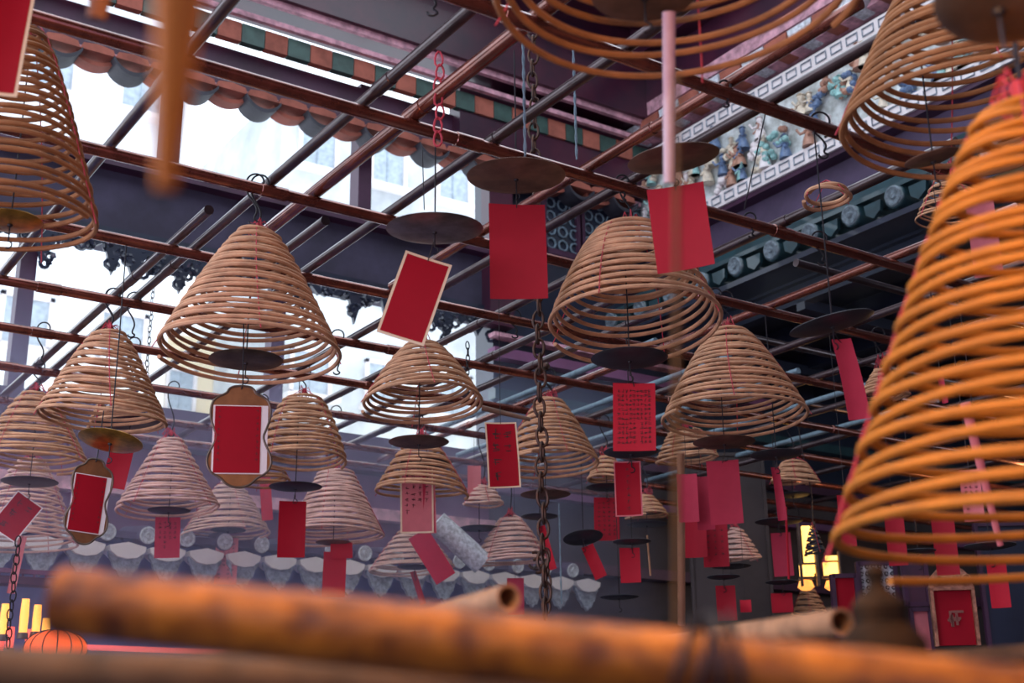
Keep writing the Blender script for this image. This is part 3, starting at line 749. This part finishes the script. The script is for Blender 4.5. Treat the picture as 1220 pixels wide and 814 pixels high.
def cord(label, x0, y0, y1, d, r=.003, m=blueiron, twist=True, dx=0, name='thin_rope'):
    A_ = at(x0, y0, d); z = drop(A_, y1); n = 24
    o = MB()
    for s in ((0, 1) if twist else (0,)):
        o.tube([Vector((math.cos(i*1.1+s*math.pi)*r*.8*twist, math.sin(i*1.1+s*math.pi)*r*.8*twist, z*i/n)) + cR*(dx*i/n*d/F_PX) for i in range(n+1)], r, 5)
    ob = o.build(name, m); ob.location = A_; tag(ob, label, 'cord'); return ob
cord('grey blue cord left of the heavy chain above the dish', 623, 40, 186, 4.0)
cord('grey blue cord right of the heavy chain near the top', 683, 60, 190, 4.6)
cord('pale blue twisted cord hanging low right of the rusty chain', 666, 600, 720, 6.6, .003)
cord('bent dark wire hanging across the bottom of the frieze', 912, 135, 250, 4.4, .0022, wire, False, -34)
cord('thin wire left of the long wire above the bronze dish', 503, 175, 250, 4.4, .0018, wire, False, 3)

def loose_hook(label, cx, cy, hpx, d=None, m=wire):
    T = min((aty(cx, cy, Y) for Y in AY), key=lambda q: abs(q.z-ZA)); T.z = ZA+.026; dd = (T-EYE).dot(cF)
    o = MB(); h = hpx*dd/F_PX; s_hook(o, 0, h, .0036, min(.03, h*.28), cR.normalized()); ob = o.build('wire_hook', m); ob.location = T
    tag(ob, label, 'hook', 'loose hooks on the pipes')
loose_hook('empty S hook dangling from a pipe left of the tilted cream edged card', 403, 375, 46)
loose_hook('S hook on a pipe above the second left coil', 136, 330, 44)
loose_hook('S hook on a pipe at upper left of the large tan coil', 305, 200, 52)
loose_hook('S hook in the bright opening between the two left coils', 158, 378, 46)
loose_hook('S hook on the pipe at far left above the dim brown coil', 50, 412, 42)
loose_hook('bent hook at the top edge above the chain of red loops', 515, 6, 44)
loose_hook('S hook above the wire of the vivid red bordered card', 613, 358, 26)
loose_hook('S hook on the pipe right of the rusty chain', 655, 428, 34)
loose_hook('small hook on a pipe right of the plain red card behind the golden stick', 893, 250, 24)
loose_hook('hook on the pipe end left of the upper right coil', 977, 142, 46)
loose_hook('small hook on the dark pipe below the top coil', 860, 55, 26)
loose_hook('tangled hook holding the single loop left of the orange coil', 972, 238, 32)
loose_hook('hook between the large red card and the open coil', 742, 232, 26)
loose_hook('small hook in the dark gap right of the open coil', 852, 348, 26)
# red thread chain above the bronze dish
T = at(523, 60, 4.0); t = thing('red_thread_chain', T, 'knotted red thread loops around the wire above the bronze dish', 'thread')
for i in range(7):
    z = -.03-i*.045
    MB().tube([(cR*(.012*math.cos(a)+.004*math.sin(i*2))+Vector((0, .003*math.sin(a*2), z+.026*math.sin(a)))) for a in [2*math.pi*q/10 for q in range(10)]], .0035, 5, closed=True).build('thread_loop', thread, t)

# ------------------------------------------------------------------ foreground
def rod(name, label, cat, p0, p1, r0_, r1_, m, n=24, open_end=False, rough=0):
    p0 = Vector(p0); p1 = Vector(p1); N = 14; T = (p0+p1)/2; rr = random.Random(5)
    pts = [p0.lerp(p1, i/N)-T for i in range(N+1)]; rs = [r0_+(r1_-r0_)*i/N+rough*rr.uniform(-1, 1) for i in range(N+1)]
    o = MB()
    if open_end:
        d = (p1-p0).normalized(); o.tube(pts, rs, n, caps=False)
        o.tube([pts[-1], pts[-1]-d*.0001, pts[-1]-d*.1, pts[-1]-d*.101], [r1_, r1_*.8, r1_*.8, .001], n, caps=False)
        o.tube([pts[0], pts[0]+d*.001], [r0_, .0005], n, caps=False)
    else: o.tube(pts, rs, n)
    ob = o.build(name, m); ob.location = T; return tag(ob, label, cat)
rod('rusty_pole', 'thick rusty orange pole lying across the bottom, out of focus', 'pole', at(72, 716, .80), at(1500, 868, .70), .0205, .0205, rust, rough=.0006)
rod('rusty_pole', 'dull brown pole below the orange one along the bottom left edge', 'pole', at(-120, 800, .92), at(1000, 838, .92), .019, .019, rust2, rough=.0006)
rod('tube_pole', 'mottled tube with a dark open end low in the middle', 'pole', at(380, 772, 2.0), at(606, 712, 1.5), .0155, .0155, rust3, open_end=True)
rod('tube_pole', 'mottled tube with a dark open end at lower right', 'pole', at(790, 768, 2.0), at(1003, 741, 1.5), .0155, .0155, rust3, open_end=True)
rod('tube_pole', 'rough grey tube at the bottom right corner', 'pole', at(1080, 792, 1.5), at(1330, 772, 1.5), .0125, .0125, rust2)
gold = mat('golden_bamboo', (.17, .07, .005), .6, noise=.3, nscale=20)
rod('golden_stick', 'thin golden stick hanging upright near the lens, right of centre', 'stick', at(806, 745, .9), at(806, 85, .9), .0022, .0018, gold, 12)
rod('paper_tassel', 'rolled white and pink paper tassel hanging in front of the top coil', 'tassel', at(797, 218, 2.3), at(797, 15, 2.3), .010, .012, mat('pink_white_paper', (.52, .42, .50), .6, noise=.4, nscale=5, col2=(.36, .20, .28)), 12)
rod('orange_strip', 'orange out of focus stick tapering down close to the lens at upper left', 'stick', at(218, -60, .55), at(196, 225, .55), .0125, .0045, mat('orange_stick', (.62, .18, .01), .6, noise=.2), 12)
rod('incense_stub', 'dark brown stub of wood at the top edge, upper left', 'stub', at(128, -60, 1.3), at(115, 22, 1.3), .013, .010, mat('burnt_wood', (.16, .06, .03), .7, noise=.4), 12)
rod('incense_stick', 'pale incense stick slanting behind the orange coil at the right', 'stick', at(1150, 480, 3.0), at(1192, 650, 3.0), .012, .007, rosec, 10)
rod('incense_stick', 'long thin orange stick at right beside the red card', 'stick', at(936, 604, 6.6), at(940, 690, 6.6), .006, .006, scar, 8)
rod('incense_stick', 'thin tan stick upright under the small coil right of the bordered card', 'stick', at(771, 638, 7), at(775, 686, 7), .005, .005, tan, 8)
rod('wooden_pole', 'tall brown post behind the golden stick', 'post', at(811, 540, 6.8), at(812, 745, 6.8), .02, .02, mat('brown_post', (.42, .20, .12), .6, noise=.3), 14)
rod('tin_funnel', 'slim brown tin spout pointing right at the rim of the middle coil', 'spout', at(574, 486, 5.4), at(632, 500, 5.4), .012, .008, brownd, 10)
rod('roof_drain', 'pale slanting drain pipe in the haze low in the middle', 'pipe', at(520, 622, 7.7), at(575, 672, 7.7), .07, .07, tealw, 16)

# wire wrapped round the pole and dark iron finial
T = at(838, 786, .745); t = thing('wire_wrapping', T, 'black wire wound round the orange pole at the foot of the golden stick', 'wire')
ax = (at(1500, 868, .70)-at(72, 716, .80)).normalized(); n1 = ax.cross(Vector((0, 0, 1))).normalized(); n2 = n1.cross(ax)
for k, off in enumerate((-.012, -.004, .004, .018)):
    pts = [ax*(off+.006*math.sin(a+k))+(n1*math.cos(a)+n2*math.sin(a))*(.0235+.001*k) for a in [2*math.pi*q/24 for q in range(24)]]
    MB().tube(pts, .0019, 6, closed=True).build('wire_turn', wire, t)
finm = mat('black_iron', (.012, .007, .004), .8, noise=.6, nscale=30, col2=(.04, .02, .008), spec=.15)
T = at(1048, 735, 1.1); t = thing('iron_finial', T, 'dark iron finial with a round knob standing behind the orange pole at lower right', 'finial')
MB().lathe([(0, -.05), (.040, -.05), (.036, -.02), (.022, -.005), (.024, .008), (.016, .018), (.008, .024), (.007, .030), (0, .030)], 20).build('bulb', finm, t)
MB().lathe([(0, .028), (.007, .030), (.010, .036), (.007, .043), (0, .045)], 16).build('knob', finm, t)

# ------------------------------------------------------------------ lower left lights and lower right altar
glow = mat('candle_glow', (.5, .25, .08), .5, emit=(1, .42, .07), estr=1.3)
glowr = mat('red_lamp_glow', (.9, .15, .1), .5, emit=(1, .12, .10), estr=.7)
lant = mat('lantern_paper', (.35, .03, .01), .6, emit=(1, .13, .02), estr=.75)
for i, (px, py, h, g) in enumerate(((5, 738, 36, glow), (29, 734, 40, glow), (44, 737, 32, glow), (55, 748, 22, glow), (12, 760, 26, glowr), (35, 762, 24, glowr), (1, 764, 26, glowr))):
    P = at(px, py, 6.6+.05*i); t = thing('electric_candle', P, ['glowing yellow lamp tube at the far left edge', 'tallest glowing yellow lamp tube beside the dark chain', 'glowing yellow lamp tube left of the orange lantern', 'short glowing yellow lamp just above the orange lantern', 'red lamp tube below the yellow ones at far left', 'red lamp tube next to the orange lantern', 'red lamp tube cut by the left edge'][i], 'lamp', 'lamp tubes at lower left')
    k = h*6.6/F_PX/2
    MB().lathe([(0, -k), (.020, -k), (.022, 0), (.019, k), (0, k)], 14).build('glowing_tube', g, t)
    MB().lathe([(0, -k-.03), (.03, -k-.03), (.026, -k), (0, -k)], 14).build('lamp_base', bronze, t)
P = at(66, 774, 6.4); t = thing('paper_lantern', P, 'orange ribbed dome lantern glowing at the lower left', 'lantern')
Rr = 37*6.4/F_PX
MB().lathe([(Rr*math.cos(R(a)), Rr*.62*math.sin(R(a))) for a in range(-90, 91, 12)], 28).build('shade', lant, t)
for k in range(14):
    a = math.pi*2*k/14
    MB().tube([Vector((math.cos(a)*Rr*1.01*math.cos(R(b)), math.sin(a)*Rr*1.01*math.cos(R(b)), Rr*.63*math.sin(R(b)))) for b in range(-85, 91, 15)], .003, 4).build('rib', wire, t)
P = at(170, 774, 6.6)
o = MB().box((0, 0, 0), (.55, .03, .012)).build('glowing_shelf_edge', mat('pink_edge_glow', (.4, .05, .06), emit=(1, .16, .18), estr=.8), smooth=False); o.location = P  # lit look of the ledge put in as emission, no light tube
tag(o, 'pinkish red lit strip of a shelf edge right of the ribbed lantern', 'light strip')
P = at(20, 693, 6.9); t = thing('altar_shelf', P, 'dim purple shelf rail above the lamps at the far left', 'shelf')
MB().box((0, 0, 0), (.42, .06, .02)).build('board', plum, t, smooth=False); MB().box((0, -.03, .05), (.42, .01, .012)).build('rail', mauve, t, smooth=False)
for k in range(14): MB().tube([(-.4+k*.06, -.03, 0), (-.4+k*.06, -.03, .05)], .006, 6).build('baluster', mauve, t)

# lit window lantern at lower right
P = at(962, 660, 8.4); t = thing('lit_lantern_window', P, 'glowing yellow paned lantern box at lower right, left of the orange coil', 'lantern')
lw_ = mat('lit_yellow_pane', (1, .8, .4), emit=(1, .52, .10), estr=2.0)
for (px, py, wp, hp) in ((963, 655, 12, 56), (961, 681, 16, 14), (990, 678, 17, 15), (991, 665, 14, 5)):
    q = at(px, py, 8.4)-P; k = 8.4/F_PX/2
    MB().box(q, (wp*k, .015, hp*k), Matrix.Rotation(-YAW, 3, 'Z')).build('pane', lw_, t, smooth=False)
for (px, py, wp, hp) in ((953, 660, 2, 76), (972, 660, 3, 76), (962, 689, 20, 3), (962, 672, 20, 2), (990, 688, 20, 3), (1000, 672, 2, 30)):
    q = at(px, py, 8.35)-P; k = 8.4/F_PX/2
    MB().box(q, (wp*k, .02, hp*k), Matrix.Rotation(-YAW, 3, 'Z')).build('frame_bar', bronze, t, smooth=False)
for px in (960, 992):
    q = at(px, 696, 8.4)-P
    MB().lathe([(0, .03), (.04, .02), (.055, -.02), (.03, -.04), (0, -.045)], 12, q).build('lamp_cup', mat('amber_cup', (1, .5, .15), emit=(1, .4, .08), estr=1.0), t)
coil('c32', 'dark small coil silhouetted against the glowing lantern window', 968, 628, 660, 26, d=8.0, turns=7, m=greyd, knot=False, rt=.006)  # backlit silhouette put into the colour, using the dark dish material

# framed plaque with ornate crest
def rp(d): return Matrix.Rotation(-YAW-R(6), 3, 'Z')
P = at(1136, 726, 6.6); t = thing('altar_plaque', P, 'dark red altar tablet in an ornate copper frame under the orange coil', 'plaque')
k = 6.6/F_PX/2; rm = rp(0)
cop = mat('ornate_copper', (.50, .24, .14), .35, .5, noise=.6, nscale=30, bump=.6)
MB().box(rm @ Vector((0, .02, -18*k)), (48*k, .015, 66*k), rm).build('panel', crim, t, smooth=False)
fm = MB()
for s in (-1, 1): fm.box(rm @ Vector((s*48*k, 0, -18*k)), (4*k, .02, 68*k), rm)
fm.box(rm @ Vector((0, 0, 48*k)), (52*k, .02, 4*k), rm); fm.build('frame', cop, t, smooth=False)
cr = MB(); cr.prism([(-52*k, 0), (52*k, 0), (46*k, 26*k), (30*k, 44*k), (12*k, 50*k), (0, 62*k), (-12*k, 50*k), (-30*k, 44*k), (-46*k, 26*k)], lambda a, b, c: rm @ Vector((a, c, b+50*k)), -.01, .03); cr.build('crest', cop, t)
sc_ = MB()
for i in range(11):
    cx_ = rnd.uniform(-38, 38)*k; cz_ = (58+rnd.uniform(0, 34)*(1-abs(cx_)/(60*k)))*k
    sc_.tube([rm @ Vector((cx_+.02*math.cos(a)*(1-a/12), -.018, cz_+.02*math.sin(a)*(1-a/12))) for a in [q*.7 for q in range(12)]], .006, 5)
sc_.build('scrollwork', cop, t)
gl = MB(); rr = random.Random(4)
strokes_m = MB()
for i in range(7):
    strokes_m.box(rm @ Vector((rr.uniform(-10, 10)*k, -.0, rr.uniform(-30, 0)*k)), (.03 if i % 2 else .006, .003, .006 if i % 2 else .03), rm)
strokes_m.build('character', mat('faded_gilt', (.25, .08, .06), .5), t, smooth=False)

def board(label, cx, cy, wpx, hpx, d, m, fm_=plum, rows=0):
    P = at(cx, cy, d); k = d/F_PX/2; t = thing('altar_board', P, label, 'board'); rm = Matrix.Rotation(-YAW, 3, 'Z')
    MB().box((0, 0, 0), (wpx*k, .012, hpx*k), rm).build('panel', m, t, smooth=False)
    f = MB()
    for s in (-1, 1):
        f.box(rm @ Vector((s*wpx*k, -.005, 0)), (.012, .02, hpx*k+.01), rm); f.box(rm @ Vector((0, -.005, s*hpx*k)), (wpx*k, .02, .012), rm)
    f.build('frame', fm_, t, smooth=False)
    if rows:
        g = MB(); rr = random.Random(9)
        for a in range(int(rows*wpx/hpx)+1):
            for b in range(rows):
                v = rm @ Vector(((a+.5)/(int(rows*wpx/hpx)+1)*2*wpx*k-wpx*k, -.016, (b+.5)/rows*2*hpx*k-hpx*k))
                g.tube([v+rm @ Vector((.5*hpx*k/rows*math.cos(q), 0, .5*hpx*k/rows*math.sin(q))) for q in [R(40*z_) for z_ in range(9)]], .004, 4)
        g.build('fretwork', navy, t)
board('pale grey fretwork screen under the left flank of the orange coil', 1046, 705, 44, 66, 7.4, tealw, plum, 8)
board('dark red banner board left of the fretwork screen', 1008, 722, 28, 70, 7.2, crim)
board('dark red board right of the fretwork screen', 1090, 690, 26, 60, 7.3, maroon)
board('small lit pinkish grey window at lower right behind the iron finial', 1098, 752, 22, 50, 8.0, rosec)
board('tall dark blue door panel at the lower right corner', 1200, 700, 60, 150, 8.2, navy)
board('murky brown wooden screen right of the tall brown post', 868, 640, 92, 200, 9.4, drab, drab)

# ------------------------------------------------------------------ smoke filling the hall
hz = MB().box((1.8, 7.05, Z+1.0), (3.6, .85, 1.35)).build('incense_smoke', bpy.data.materials.new('smoke_volume'), smooth=False)
m = hz.data.materials[0]; m.use_nodes = True; nt = m.node_tree; nt.nodes.clear()
out = nt.nodes.new('ShaderNodeOutputMaterial'); vp = nt.nodes.new('ShaderNodeVolumeScatter')
vp.inputs['Color'].default_value = (.62, .66, 1.0, 1); vp.inputs['Density'].default_value = .16; vp.inputs['Anisotropy'].default_value = .2
nt.links.new(vp.outputs[0], out.inputs['Volume'])
hz['kind'] = 'stuff'; hz['label'] = 'thin bluish incense smoke hanging in the back of the hall'; hz['category'] = 'smoke'
